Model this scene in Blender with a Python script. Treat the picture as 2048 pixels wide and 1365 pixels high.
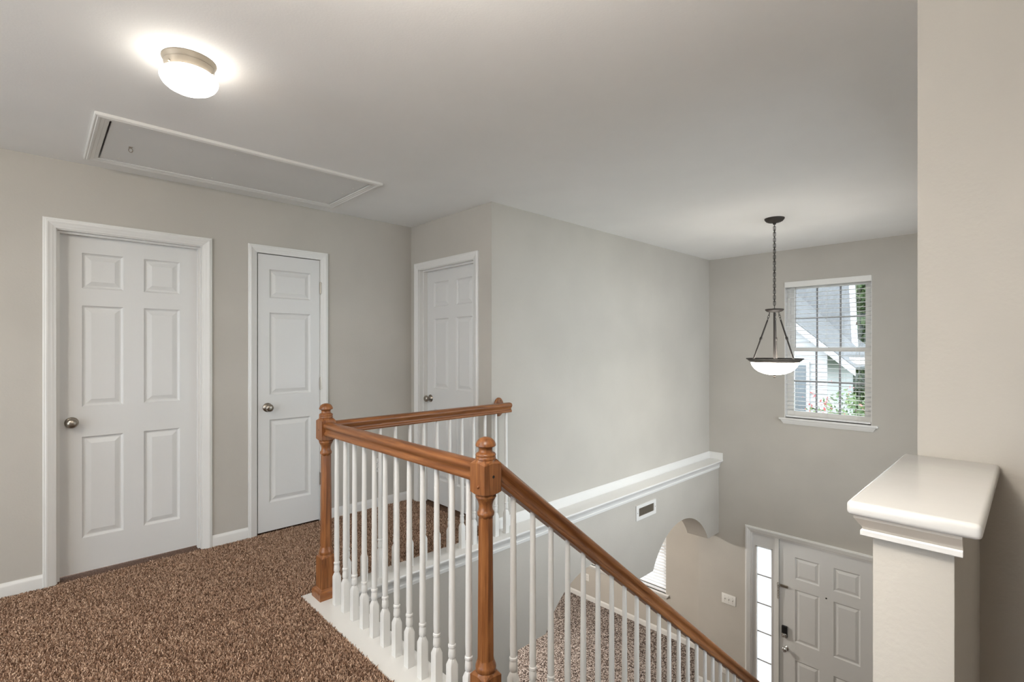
import bpy, bmesh, math, random
import numpy as np
from mathutils import Vector, Matrix

for o in list(bpy.data.objects):
    bpy.data.objects.remove(o)
scene = bpy.context.scene
COL = scene.collection
random.seed(7)
PI = math.pi

# ------------------------------------------------------------------ camera
CAM_H = 1.358
cam_d = bpy.data.cameras.new('camera')
cam_d.sensor_width = 36.0
cam_d.lens = 996.03 / 2048 * 36.0
cam_d.shift_y = 13.5 / 2048
cam_d.clip_start = 0.02
cam = bpy.data.objects.new('camera', cam_d)
cam.location = (0, 0, CAM_H)
cam.rotation_euler = (PI / 2, 0, math.radians(46.332 - 90))
COL.objects.link(cam)
scene.camera = cam

# ------------------------------------------------------------------ world, exposure
SKY = 2.7
w = bpy.data.worlds.new('overcast_sky')
scene.world = w
w.use_nodes = True
bg = w.node_tree.nodes['Background']
bg.inputs['Color'].default_value = (0.83, 0.905, 1.0, 1)
bg.inputs['Strength'].default_value = SKY
HALL_LAMP = 7.5        # emission of the frosted shades
FLASH_LAMP = 31.0  # added bowl lamp in place of the camera flash
HALL_LAMP_3 = 115.0
PENDANT_LAMP = 17.0
PENDANT_UP = 9.0  # added dish in the bowl, lights the ceiling
DINING_LAMP = 430.0
vs = scene.view_settings
vs.view_transform = 'Standard'
vs.look = 'None'
vs.gamma = 1.0
vs.use_curve_mapping = False
vs.exposure = 0.80

# ------------------------------------------------------------------ materials
MATS = {}


def mat(name, col, rough=0.5, metal=0.0, spec=0.5):
    m = bpy.data.materials.new(name)
    m.use_nodes = True
    b = m.node_tree.nodes['Principled BSDF']
    b.inputs['Base Color'].default_value = (*col, 1)
    b.inputs['Roughness'].default_value = rough
    b.inputs['Metallic'].default_value = metal
    b.inputs['Specular IOR Level'].default_value = spec
    MATS[name] = m
    return m, m.node_tree.nodes, m.node_tree.links, b


def srgb(r, g, b):
    f = lambda c: (c / 255 / 12.92) if c / 255 <= 0.04045 else ((c / 255 + 0.055) / 1.055) ** 2.4
    return (f(r), f(g), f(b))


def add_noise_bump(n, l, b, scale, strength, dist, detail=3, coords='Object', stretch=None):
    tc = n.new('ShaderNodeTexCoord')
    src = tc.outputs[coords]
    if stretch:
        mp = n.new('ShaderNodeMapping')
        mp.inputs['Scale'].default_value = stretch
        l.new(src, mp.inputs['Vector'])
        src = mp.outputs['Vector']
    nz = n.new('ShaderNodeTexNoise')
    nz.inputs['Scale'].default_value = scale
    nz.inputs['Detail'].default_value = detail
    l.new(src, nz.inputs['Vector'])
    bp = n.new('ShaderNodeBump')
    bp.inputs['Strength'].default_value = strength
    bp.inputs['Distance'].default_value = dist
    l.new(nz.outputs['Fac'], bp.inputs['Height'])
    l.new(bp.outputs['Normal'], b.inputs['Normal'])
    return src, nz


def paint(name, col, rough, scale=90, strength=0.25, dist=0.002, vary=0.04):
    m, n, l, b = mat(name, col, rough)
    src, nz = add_noise_bump(n, l, b, scale, strength, dist)
    n2 = n.new('ShaderNodeTexNoise')
    n2.inputs['Scale'].default_value = 2.3
    n2.inputs['Detail'].default_value = 4
    l.new(src, n2.inputs['Vector'])
    r = n.new('ShaderNodeValToRGB')
    r.color_ramp.elements[0].position = 0.3
    r.color_ramp.elements[1].position = 0.7
    r.color_ramp.elements[0].color = (*[c * (1 - vary) for c in col], 1)
    r.color_ramp.elements[1].color = (*[min(1, c * (1 + vary)) for c in col], 1)
    l.new(n2.outputs['Fac'], r.inputs['Fac'])
    l.new(r.outputs['Color'], b.inputs['Base Color'])
    return m


WALL = paint('greige_wall_paint', (0.50, 0.468, 0.418), 0.75)
CEIL = paint('ceiling_paint', (0.86, 0.85, 0.83), 0.85, 120, 0.18, 0.002, 0.02)
TRIM = paint('white_gloss_trim', (0.75, 0.735, 0.705), 0.32, 40, 0.05, 0.001, 0.015)
CREAM = paint('cream_trim', (0.60, 0.545, 0.475), 0.4, 40, 0.05, 0.001, 0.015)
CAPW = paint('white_gloss_cap', (0.72, 0.705, 0.675), 0.16, 25, 0.10, 0.002, 0.015)
PLASTIC = mat('white_plastic', (0.80, 0.78, 0.74), 0.35)[0]
GRILLE_BACKLIT = mat('backlit_window_grille', (0.34, 0.34, 0.35), 0.5)[0]  # grey holds the backlit shade of the muntins, put into the colour
DARK = mat('dark_slot', (0.02, 0.018, 0.016), 0.6)[0]
BRONZE = paint('oil_rubbed_bronze', (0.024, 0.018, 0.014), 0.6, 60, 0.1, 0.001, 0.3)
NICKEL = mat('satin_nickel', (0.36, 0.32, 0.27), 0.32, 1.0)[0]
CHROME = mat('polished_chrome', (0.72, 0.72, 0.72), 0.10, 1.0)[0]
TANMETAL = mat('tan_painted_metal', (0.25, 0.215, 0.17), 0.45, 0.2)[0]
BLACKP = mat('black_plastic', (0.010, 0.010, 0.011), 0.25)[0]
GREYMETAL = mat('grey_duct_metal', (0.30, 0.27, 0.24), 0.55)[0]


def door_paint(name):
    m, n, l, b = mat(name, (0.69, 0.68, 0.66), 0.42)
    tc = n.new('ShaderNodeTexCoord')
    mp = n.new('ShaderNodeMapping')
    mp.inputs['Scale'].default_value = (26, 26, 2.2)
    l.new(tc.outputs['Object'], mp.inputs['Vector'])
    nz = n.new('ShaderNodeTexNoise')
    nz.inputs['Scale'].default_value = 4.0
    nz.inputs['Detail'].default_value = 5
    nz.inputs['Distortion'].default_value = 1.2
    l.new(mp.outputs['Vector'], nz.inputs['Vector'])
    bp = n.new('ShaderNodeBump')
    bp.inputs['Strength'].default_value = 0.18
    bp.inputs['Distance'].default_value = 0.0015
    l.new(nz.outputs['Fac'], bp.inputs['Height'])
    l.new(bp.outputs['Normal'], b.inputs['Normal'])
    return m


DOORW = door_paint('white_woodgrain_door')


def oak(name, rot=(0, 0, 0), axis=2):
    m, n, l, b = mat(name, (0.4, 0.19, 0.08), 0.33)
    tc = n.new('ShaderNodeTexCoord')
    m0 = n.new('ShaderNodeMapping')
    m0.inputs['Rotation'].default_value = rot
    l.new(tc.outputs['Object'], m0.inputs['Vector'])
    mp = n.new('ShaderNodeMapping')
    sc = [42.0, 42.0, 42.0]
    sc[axis] = 2.6
    mp.inputs['Scale'].default_value = sc
    l.new(m0.outputs['Vector'], mp.inputs['Vector'])
    nz = n.new('ShaderNodeTexNoise')
    nz.inputs['Scale'].default_value = 1.6
    nz.inputs['Detail'].default_value = 6
    nz.inputs['Roughness'].default_value = 0.62
    nz.inputs['Distortion'].default_value = 0.6
    l.new(mp.outputs['Vector'], nz.inputs['Vector'])
    r = n.new('ShaderNodeValToRGB')
    e = r.color_ramp.elements
    e[0].position = 0.30
    e[0].color = (0.130, 0.042, 0.012, 1)
    e[1].position = 0.70
    e[1].color = (0.36, 0.146, 0.048, 1)
    k = e.new(0.5)
    k.color = (0.245, 0.090, 0.028, 1)
    l.new(nz.outputs['Fac'], r.inputs['Fac'])
    l.new(r.outputs['Color'], b.inputs['Base Color'])
    bp = n.new('ShaderNodeBump')
    bp.inputs['Strength'].default_value = 0.15
    bp.inputs['Distance'].default_value = 0.001
    l.new(nz.outputs['Fac'], bp.inputs['Height'])
    l.new(bp.outputs['Normal'], b.inputs['Normal'])
    return m


STAIR_SLOPE = 0.785
STAIR_ANG = math.atan(STAIR_SLOPE)
OAK_Z = oak('honey_oak_vertical', axis=2)
OAK_Y = oak('honey_oak_rail_across', axis=1)
OAK_X = oak('honey_oak_rail_along', axis=0)
OAK_S = oak('honey_oak_stair_rail', rot=(0, -STAIR_ANG, 0), axis=0)


def carpet_mat(name, light, mid, dark, scale):
    m, n, l, b = mat(name, mid, 0.95, 0, 0.1)
    tc = n.new('ShaderNodeTexCoord')
    nz = n.new('ShaderNodeTexNoise')
    nz.inputs['Scale'].default_value = scale
    nz.inputs['Detail'].default_value = 2.5
    nz.inputs['Roughness'].default_value = 0.7
    l.new(tc.outputs['Object'], nz.inputs['Vector'])
    r = n.new('ShaderNodeValToRGB')
    e = r.color_ramp.elements
    e[0].position, e[0].color = 0.36, (*dark, 1)
    e[1].position, e[1].color = 0.64, (*light, 1)
    k = e.new(0.5)
    k.color = (*mid, 1)
    l.new(nz.outputs['Fac'], r.inputs['Fac'])
    l.new(r.outputs['Color'], b.inputs['Base Color'])
    bp = n.new('ShaderNodeBump')
    bp.inputs['Strength'].default_value = 0.9
    bp.inputs['Distance'].default_value = 0.008
    l.new(nz.outputs['Fac'], bp.inputs['Height'])
    l.new(bp.outputs['Normal'], b.inputs['Normal'])
    return m


CARPET = carpet_mat('brown_carpet', (0.30, 0.19, 0.13), (0.155, 0.088, 0.058), (0.05, 0.026, 0.018), 210)


def speckle_carpet(name, light, mid, dark, scale):
    m, n, l, b = mat(name, mid, 0.95, 0, 0.1)
    tc = n.new('ShaderNodeTexCoord')
    vo = n.new('ShaderNodeTexVoronoi')
    vo.inputs['Scale'].default_value = scale
    l.new(tc.outputs['Object'], vo.inputs['Vector'])
    sp = n.new('ShaderNodeSeparateColor')
    l.new(vo.outputs['Color'], sp.inputs[0])
    r = n.new('ShaderNodeValToRGB')
    e = r.color_ramp.elements
    e[0].position, e[0].color = 0.15, (*dark, 1)
    e[1].position, e[1].color = 0.9, (*light, 1)
    k = e.new(0.5)
    k.color = (*mid, 1)
    l.new(sp.outputs[0], r.inputs['Fac'])
    l.new(r.outputs['Color'], b.inputs['Base Color'])
    bp = n.new('ShaderNodeBump')
    bp.inputs['Strength'].default_value = 0.6
    bp.inputs['Distance'].default_value = 0.006
    l.new(sp.outputs[1], bp.inputs['Height'])
    l.new(bp.outputs['Normal'], b.inputs['Normal'])
    return m


CARPET_LOW = speckle_carpet('taupe_carpet', (0.42, 0.365, 0.33), (0.165, 0.126, 0.105), (0.030, 0.021, 0.018), 82)


def pile_mat():
    m, n, l, b = mat('carpet_yarn', (0.2, 0.12, 0.08), 0.95, 0, 0.05)
    g = n.new('ShaderNodeNewGeometry')
    r = n.new('ShaderNodeValToRGB')
    r.color_ramp.interpolation = 'LINEAR'
    e = r.color_ramp.elements
    e[0].position, e[0].color = 0.0, (0.115, 0.060, 0.038, 1)
    e[1].position, e[1].color = 1.0, (0.78, 0.565, 0.415, 1)
    k = e.new(0.45)
    k.color = (0.40, 0.248, 0.165, 1)
    l.new(g.outputs['Random Per Island'], r.inputs['Fac'])
    l.new(r.outputs['Color'], b.inputs['Base Color'])
    return m


PILE = pile_mat()


def emissive(name, col, strength, base=(0.9, 0.88, 0.83)):
    m, n, l, b = mat(name, base, 0.35)
    b.inputs['Emission Color'].default_value = (*col, 1)
    b.inputs['Emission Strength'].default_value = strength
    return m


SHADE_1 = emissive('lit_frosted_shade', (1.0, 0.95, 0.87), HALL_LAMP)
SHADE_FLASH = emissive('lit_flash_bowl', (1.0, 0.945, 0.87), FLASH_LAMP)
SHADE_P = emissive('lit_alabaster_bowl', (1.0, 0.92, 0.80), PENDANT_LAMP)
SHADE_D = emissive('lit_dining_shade', (1.0, 0.95, 0.88), DINING_LAMP)


def glass_mat(name, tint=(1, 1, 1)):
    m = bpy.data.materials.new(name)
    m.use_nodes = True
    n, l = m.node_tree.nodes, m.node_tree.links
    n.clear()
    out = n.new('ShaderNodeOutputMaterial')
    mix = n.new('ShaderNodeMixShader')
    fr = n.new('ShaderNodeFresnel')
    fr.inputs['IOR'].default_value = 1.5
    t = n.new('ShaderNodeBsdfTransparent')
    t.inputs['Color'].default_value = (*tint, 1)
    g = n.new('ShaderNodeBsdfGlossy')
    g.inputs['Roughness'].default_value = 0.02
    l.new(fr.outputs[0], mix.inputs[0])
    l.new(t.outputs[0], mix.inputs[1])
    l.new(g.outputs[0], mix.inputs[2])
    l.new(mix.outputs[0], out.inputs['Surface'])
    return m


GLASS = glass_mat('window_glass', (0.96, 0.98, 0.97))


def frosted_mat():
    m = bpy.data.materials.new('frosted_glass')
    m.use_nodes = True
    n, l = m.node_tree.nodes, m.node_tree.links
    n.clear()
    out = n.new('ShaderNodeOutputMaterial')
    mix = n.new('ShaderNodeMixShader')
    mix.inputs[0].default_value = 0.75
    t = n.new('ShaderNodeBsdfTransparent')
    d = n.new('ShaderNodeBsdfTranslucent')
    d.inputs['Color'].default_value = (0.95, 0.96, 0.97, 1)
    l.new(t.outputs[0], mix.inputs[1])
    l.new(d.outputs[0], mix.inputs[2])
    l.new(mix.outputs[0], out.inputs['Surface'])
    return m


FROST = frosted_mat()
m_, n_, l_, b_ = mat('white_blind_slat', (0.82, 0.81, 0.80), 0.4)
SLAT = m_

# ------------------------------------------------------------------ mesh helpers
def wloc(o):
    v = Vector((0, 0, 0))
    while o is not None:
        v += o.location
        o = o.parent
    return v


def finish(bm, name, material, parent=None, smooth=None, origin=None, recalc=True):
    """bm is in world coordinates; the object gets an origin and its parent."""
    if recalc:
        bmesh.ops.recalc_face_normals(bm, faces=bm.faces[:])
    base = wloc(parent) if parent else Vector((0, 0, 0))
    org = Vector(origin) if origin is not None else base
    bmesh.ops.translate(bm, verts=bm.verts[:], vec=-org)
    me = bpy.data.meshes.new(name)
    bm.to_mesh(me)
    bm.free()
    me.materials.append(material)
    if smooth is not None:
        for p in me.polygons:
            p.use_smooth = True
        me.set_sharp_from_angle(angle=math.radians(smooth))
    o = bpy.data.objects.new(name, me)
    COL.objects.link(o)
    o.parent = parent
    o.location = org - base
    return o


def tag(o, label=None, cat=None, group=None, kind=None):
    if label:
        o['label'] = label
    if cat:
        o['category'] = cat
    if group:
        o['group'] = group
    if kind:
        o['kind'] = kind
    return o


def empty(name, loc, label, cat, group=None, kind=None):
    o = bpy.data.objects.new(name, None)
    o.empty_display_size = 0.1
    o.location = loc
    COL.objects.link(o)
    return tag(o, label, cat, group, kind)


def dup(o, name, parent, loc):
    c = bpy.data.objects.new(name, o.data)
    COL.objects.link(c)
    c.parent = parent
    c.location = Vector(loc) - (wloc(parent) if parent else Vector((0, 0, 0)))
    c.rotation_euler = o.rotation_euler
    return c


def box(bm, x0, x1, y0, y1, z0, z1, bev=0.0, seg=1):
    r = bmesh.ops.create_cube(bm, size=1.0)
    vs_ = r['verts']
    for v in vs_:
        v.co = Vector(((x0 + x1) / 2 + v.co.x * (x1 - x0), (y0 + y1) / 2 + v.co.y * (y1 - y0), (z0 + z1) / 2 + v.co.z * (z1 - z0)))
    if bev > 0:
        es = {e for v in vs_ for e in v.link_edges}
        bmesh.ops.bevel(bm, geom=list(es), offset=bev, segments=seg, affect='EDGES', profile=0.5)
    return bm


def boxo(name, dims, material, parent=None, bev=0.0, seg=1, smooth=None, origin=None):
    bm = bmesh.new()
    box(bm, *dims, bev=bev, seg=seg)
    return finish(bm, name, material, parent, smooth, origin)


def lathe(bm, prof, origin, axis='z', seg=32, rot0=0.0, close=True):
    """prof: list of (radius, distance along axis)."""
    ax = {'x': (Vector((1, 0, 0)), Vector((0, 1, 0)), Vector((0, 0, 1))),
          '-x': (Vector((-1, 0, 0)), Vector((0, 1, 0)), Vector((0, 0, 1))),
          'y': (Vector((0, 1, 0)), Vector((1, 0, 0)), Vector((0, 0, 1))),
          '-y': (Vector((0, -1, 0)), Vector((1, 0, 0)), Vector((0, 0, 1))),
          'z': (Vector((0, 0, 1)), Vector((1, 0, 0)), Vector((0, 1, 0))),
          '-z': (Vector((0, 0, -1)), Vector((1, 0, 0)), Vector((0, 1, 0)))}
    A, U, V = ax[axis] if isinstance(axis, str) else axis
    o = Vector(origin)
    rings = []
    for r, d in prof:
        if r < 1e-6:
            rings.append([bm.verts.new(o + A * d)])
        else:
            rings.append([bm.verts.new(o + A * d + U * (r * math.cos(rot0 + 2 * PI * k / seg)) + V * (r * math.sin(rot0 + 2 * PI * k / seg))) for k in range(seg)])
    for a, b in zip(rings, rings[1:]):
        if len(a) == 1 and len(b) == 1:
            continue
        for k in range(seg):
            k2 = (k + 1) % seg
            if len(a) == 1:
                bm.faces.new((a[0], b[k], b[k2]))
            elif len(b) == 1:
                bm.faces.new((a[k], a[k2], b[0]))
            else:
                bm.faces.new((a[k], a[k2], b[k2], b[k]))
    if close:
        for rg in (rings[0], rings[-1]):
            if len(rg) > 2:
                try:
                    bm.faces.new(rg)
                except ValueError:
                    pass
    return bm


def latheo(name, prof, origin, material, parent=None, axis='z', seg=32, smooth=40, rot0=0.0, close=True, oo=None):
    bm = bmesh.new()
    lathe(bm, prof, origin, axis, seg, rot0, close)
    return finish(bm, name, material, parent, smooth, oo)


def tube(bm, pts, r, seg=8, closed=False):
    pts = [Vector(p) for p in pts]
    n = len(pts)
    rings = []
    prev = None
    for i, p in enumerate(pts):
        if closed:
            t = (pts[(i + 1) % n] - pts[i - 1]).normalized()
        else:
            t = (pts[min(i + 1, n - 1)] - pts[max(i - 1, 0)]).normalized()
        ref = prev if prev is not None else (Vector((0, 0, 1)) if abs(t.z) < 0.9 else Vector((1, 0, 0)))
        u = (ref - t * ref.dot(t)).normalized()
        v = t.cross(u)
        prev = u
        rr = r[i] if isinstance(r, (list, tuple)) else r
        rings.append([bm.verts.new(p + u * (rr * math.cos(2 * PI * k / seg)) + v * (rr * math.sin(2 * PI * k / seg))) for k in range(seg)])
    m = n if closed else n - 1
    for i in range(m):
        a, b = rings[i], rings[(i + 1) % n]
        for k in range(seg):
            k2 = (k + 1) % seg
            bm.faces.new((a[k], a[k2], b[k2], b[k]))
    if not closed:
        bm.faces.new(rings[0])
        bm.faces.new(rings[-1])
    return bm


def prism(bm, prof, A, B):
    """connect the same section given as two lists of world points."""
    va = [bm.verts.new(p) for p in A]
    vb = [bm.verts.new(p) for p in B]
    n = len(va)
    for i in range(n):
        j = (i + 1) % n
        bm.faces.new((va[i], va[j], vb[j], vb[i]))
    bm.faces.new(va)
    bm.faces.new(vb)


def holed(bm, u0, u1, z0, z1, holes, put, t):
    """wall slab in (u,z) with rectangular holes; put(u,n,z) -> world; n=0 face, n=t back."""
    us = sorted({u0, u1, *[h[0] for h in holes], *[h[1] for h in holes]})
    zs = sorted({z0, z1, *[h[2] for h in holes], *[h[3] for h in holes]})
    us = [u for u in us if u0 <= u <= u1]
    zs = [z for z in zs if z0 <= z <= z1]
    nu, nz = len(us) - 1, len(zs) - 1

    def solid(i, j):
        if i < 0 or j < 0 or i >= nu or j >= nz:
            return False
        cu, cz = (us[i] + us[i + 1]) / 2, (zs[j] + zs[j + 1]) / 2
        return not any(h[0] < cu < h[1] and h[2] < cz < h[3] for h in holes)

    cache = {}

    def V(i, n, j):
        k = (i, n, j)
        if k not in cache:
            cache[k] = bm.verts.new(put(us[i], n * t, zs[j]))
        return cache[k]
    for i in range(nu):
        for j in range(nz):
            if not solid(i, j):
                continue
            for n in (0, 1):
                bm.faces.new((V(i, n, j), V(i + 1, n, j), V(i + 1, n, j + 1), V(i, n, j + 1)))
            for di, dj, a, b in ((-1, 0, (i, j), (i, j + 1)), (1, 0, (i + 1, j), (i + 1, j + 1)), (0, -1, (i, j), (i + 1, j)), (0, 1, (i, j + 1), (i + 1, j + 1))):
                if not solid(i + di, j + dj):
                    bm.faces.new((V(a[0], 0, a[1]), V(b[0], 0, b[1]), V(b[0], 1, b[1]), V(a[0], 1, a[1])))


def struct(o, label, cat):
    return tag(o, label, cat, None, 'structure')


# ------------------------------------------------------------------ plan of the house (metres, upper carpet z = 0)
H = 2.44
YA, XB, YC, XD = 3.865, 2.436, 2.770, 6.012
YL, YL2 = 2.651, 2.907          # faces of the arched wall below the ledge
XE, YE = 1.835, 0.231           # near wall and its corner
ZF = -2.84                      # lower floor
XDIN = 6.64                     # front wall of the room behind the arches
HX0, HY0 = -2.2, -1.7           # hall behind the camera
CZ = -0.004

putA = lambda u, n, z: (u, YA + n, z)
putB = lambda u, n, z: (XB + n, u, z)
putD = lambda u, n, z: (XD + n, u, z)
putE = lambda u, n, z: (XDIN + n, u, z)

D1 = (0.086, 0.801)
D2 = (1.150, 1.606)
D3 = (2.979, 3.736)
DH = 2.038

bm = bmesh.new()
holed(bm, HX0, 2.552, -0.05, H, [(D1[0] - .012, D1[1] + .012, -0.05, DH + .012), (D2[0] - .012, D2[1] + .012, -0.05, DH + .012)], putA, 0.115)
struct(finish(bm, 'wall_left', WALL), 'greige hall wall holding the wide and the narrow white door', 'wall')
bm = bmesh.new()
holed(bm, YC, YA + 0.115, -0.05, H, [(D3[0] - .012, D3[1] + .012, -0.05, DH + .012)], putB, 0.115)
struct(finish(bm, 'wall_alcove', WALL), 'short greige wall holding the door behind the banister', 'wall')
bm = bmesh.new()
box(bm, XB + 0.115, XD + 0.14, YC, YC + 0.115, -0.05, H)
struct(finish(bm, 'wall_stairwell', WALL), 'long cool grey wall rising above the white ledge', 'wall')

# front wall: upper window, front door with sidelight
W1 = (1.112, 1.912, 0.585, 2.085)
FD = (1.040, 2.281, ZF, -0.776)
bm = bmesh.new()
holed(bm, YE, YL2, ZF, H, [W1, FD], putD, 0.14)
struct(finish(bm, 'wall_front', WALL), 'tall front wall holding the upper window and the entry door', 'wall')
# near wall and the stair-side wall running on from its corner, with a side window out of view
W4 = (2.20, 5.80, -0.45, 2.25)
bm = bmesh.new()
box(bm, XE, XE + .12, HY0, YE, -.05, H)
struct(finish(bm, 'wall_right', WALL), 'cream-lit wall edge running to the ceiling beside the half wall', 'wall')
putS = lambda u, n, z: (u, YE - n, z)
bm = bmesh.new()
holed(bm, XE + .12, XD + .14, ZF, H, [W4], putS, 0.14)
holed(bm, 1.10, XE + .12, ZF, -.05, [], putS, 0.14)
struct(finish(bm, 'wall_side', WALL), 'side wall of the stairwell hidden behind the near wall', 'wall')
# hall behind the camera
boxo_ = lambda nm, d, lab: struct(boxo(nm, d, WALL), lab, 'wall')
boxo_('wall_rear', (HX0 - .1, XE + .0, HY0 - .1, HY0, -0.05, H), 'greige hall wall out of view behind the camera')
W5 = (0.20, 3.30, 0.30, 2.25)  # opening for the unseen window added as daylight fill
bm = bmesh.new()
holed(bm, HY0, YA + .115, -.05, H, [W5], lambda u, n, z: (HX0 - n, u, z), .1)
struct(finish(bm, 'wall_west', WALL), 'greige end wall of the hall out of view', 'wall')

# arched wall
AZ = -0.895
PK = -0.525
bm = bmesh.new()


def arc(xa, xb, n=28):
    a = (xb - xa) / 2
    b = PK - AZ
    R = (a * a + b * b) / (2 * b)
    c = (xa + xb) / 2
    th = math.asin(a / R)
    return [(c + R * math.sin(t), PK - R + R * math.cos(t)) for t in np.linspace(-th, th, n)]


cols_ = [[(1.10, ZF), (2.475, ZF)], [(2.475, AZ), *arc(2.900, 4.125), *arc(4.497, 5.724), (XD, AZ)]]
for cl in cols_:
    ga, gb, ta, tb = ([bm.verts.new((x, YL, z)) for x, z in cl], [bm.verts.new((x, YL2, z)) for x, z in cl],
        [bm.verts.new((x, YL, -0.03)) for x, z in cl], [bm.verts.new((x, YL2, -0.03)) for x, z in cl])
    for i in range(len(cl) - 1):
        bm.faces.new((ga[i], ga[i + 1], ta[i + 1], ta[i]))
        bm.faces.new((gb[i], gb[i + 1], tb[i + 1], tb[i]))
        bm.faces.new((ga[i], ga[i + 1], gb[i + 1], gb[i]))
        bm.faces.new((ta[i], ta[i + 1], tb[i + 1], tb[i]))
    for i in (0, -1):
        bm.faces.new((ga[i], gb[i], tb[i], ta[i]))
struct(finish(bm, 'wall_arched', WALL), 'grey wall below the ledge cut by two arches', 'wall')
struct(boxo('wall_pilaster', (2.475, 2.618, YL + .03, YL2 - .03, ZF, AZ), WALL), 'narrow wall end below the arch beside the newel post', 'wall')

# room behind the arches
DW = (3.700, 5.150, -2.235, -0.85)
bm = bmesh.new()
holed(bm, YL2, 6.9, ZF, -0.40, [DW], putE, 0.14)
struct(finish(bm, 'wall_dining', WALL), 'beige far wall with a blind seen through the arches', 'wall')
bm = bmesh.new()
box(bm, 1.1, 6.78, 6.9, 7.0, ZF, -.4)
box(bm, 1.0, 1.1, YL2, 7.0, ZF, -.4)
box(bm, XD + .141, 6.78, YL2 - .1, YL2, ZF, -.4)
struct(finish(bm, 'wall_dining_side', WALL), 'side walls of the room behind the arches out of view', 'wall')
struct(boxo('ceiling_dining', (1.0, 6.78, YL2, 7.0, -.40, -.34), CEIL), 'ceiling of the lower room behind the arches', 'ceiling')
struct(boxo('floor_dining', (1.0, 6.78, YL2 - .3, 7.0, ZF - .05, ZF), CARPET_LOW), 'speckled taupe carpet of the lower room behind the balusters', 'floor')
struct(boxo('floor_foyer', (1.0, XD + .14, YE - .05, YL2, ZF - .06, ZF - .001), CARPET_LOW), 'lower entry floor at the foot of the stairs', 'floor')

# ceiling with the recess of the attic hatch
HT = (0.246, 1.592, 3.010, 3.652)
bm = bmesh.new()
putC = lambda u, n, z: (u, z, H + n)
holed(bm, HX0 - .1, XD + .14, HY0 - .1, YA + .115, [HT], putC, 0.08)
box(bm, HX0 - .1, XD + .14, HY0 - .1, YA + .115, H + .081, H + .12)
struct(finish(bm, 'ceiling', CEIL), 'flat off-white ceiling over hall and stairwell', 'ceiling')
# upper floor
bm = bmesh.new()
box(bm, HX0 - .1, 1.10, HY0 - .1, YA + 1.2, -0.38, CZ)
box(bm, 1.10, XB + .6, 2.745, YA + 1.2, -0.38, CZ)
box(bm, 1.10, XE + .0, HY0 - .1, YE - .007, -0.38, CZ)
FLOOR = struct(finish(bm, 'floor', CARPET), 'brown plush carpet of the upper hall', 'floor')
# rooms behind doors
bm = bmesh.new()
box(bm, D2[0] - .3, D2[0] - .28, YA + .12, YA + .9, 0, H)
box(bm, XB + .0, XB + .02, YA + .12, YA + .9, 0, H)
box(bm, D2[0] - .3, XB + .02, YA + .9, YA + .92, 0, H)
box(bm, XB + .7, XB + .72, YC + .1, YA + .2, -.05, H)
box(bm, XB + .1, XB + .72, YA + .115, YA + .135, -.05, H)
box(bm, D2[0] - .3, XB + .72, YA + .115, YA + .92, H - .005, H)
box(bm, XB + .115, XB + .72, YC + .115, YA + .115, H - .005, H)
struct(finish(bm, 'wall_closet', WALL), 'closet walls hidden behind the closed doors', 'wall')
# stair-side wall under the landing
struct(boxo('wall_landing', (1.10, 1.16, YE, YL, ZF, -0.03), WALL), 'wall under the landing edge hidden by the balusters', 'wall')

# ------------------------------------------------------------------ carpet pile (uncountable yarn tufts)
def pile(name, rects, pitch, seed):
    rng = np.random.default_rng(seed)
    P = []
    for x0, x1, y0, y1 in rects:
        nx, ny = int((x1 - x0) / pitch), int((y1 - y0) / pitch)
        gx, gy = np.meshgrid(np.arange(nx), np.arange(ny))
        q = np.stack([x0 + (gx.ravel() + rng.random(nx * ny)) * pitch, y0 + (gy.ravel() + rng.random(nx * ny)) * pitch], 1)
        P.append(q)
    P = np.concatenate(P)
    n = len(P)
    # neighbouring yarns lean the same way so that tufts form
    f = lambda a, b, c: np.sin(P[:, 0] * a + P[:, 1] * b + c)
    ang = 2.4 * f(310, 190, 0) + 2.1 * f(-170, 270, 1) + 1.7 * f(95, -60, 2) + 1.2 * f(13, 21, .5) + rng.normal(0, .7, n)
    lean = np.clip(.55 + .25 * f(140, -230, 4) + rng.normal(0, .15, n), .1, 1.0)
    h = rng.uniform(.009, .0125, n) * (1 + .12 * f(8, 5, 3))
    d = np.stack([np.cos(ang), np.sin(ang)], 1)
    a2 = rng.random(n) * 2 * np.pi
    s = np.stack([np.cos(a2), np.sin(a2)], 1) * rng.uniform(.0017, .0026, (n, 1))
    tip = P + d * (lean * h)[:, None]
    co = np.zeros((n, 4, 3))
    co[:, 0, :2] = P - s
    co[:, 1, :2] = P + s
    co[:, 2, :2] = tip + s * .75
    co[:, 3, :2] = tip - s * .75
    co[:, :2, 2] = CZ - .001
    co[:, 2:, 2] = (CZ + h)[:, None]
    me = bpy.data.meshes.new(name)
    me.vertices.add(n * 4)
    me.vertices.foreach_set('co', co.ravel())
    me.loops.add(n * 4)
    me.loops.foreach_set('vertex_index', np.arange(n * 4, dtype=np.int32))
    me.polygons.add(n)
    me.polygons.foreach_set('loop_start', np.arange(0, n * 4, 4, dtype=np.int32))
    me.update(calc_edges=True)
    me.materials.append(PILE)
    o = bpy.data.objects.new(name, me)
    COL.objects.link(o)
    return o


LX0 = 1.045           # hall side of the white landing board
o = pile('carpet_pile', [(-0.95, LX0, 0.9, YA - .002), (LX0, XB - .002, 2.762, YA - .002)], 0.0046, 3)
tag(o, 'thick brown carpet pile on the upper hall floor', 'carpet', None, 'stuff')

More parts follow.
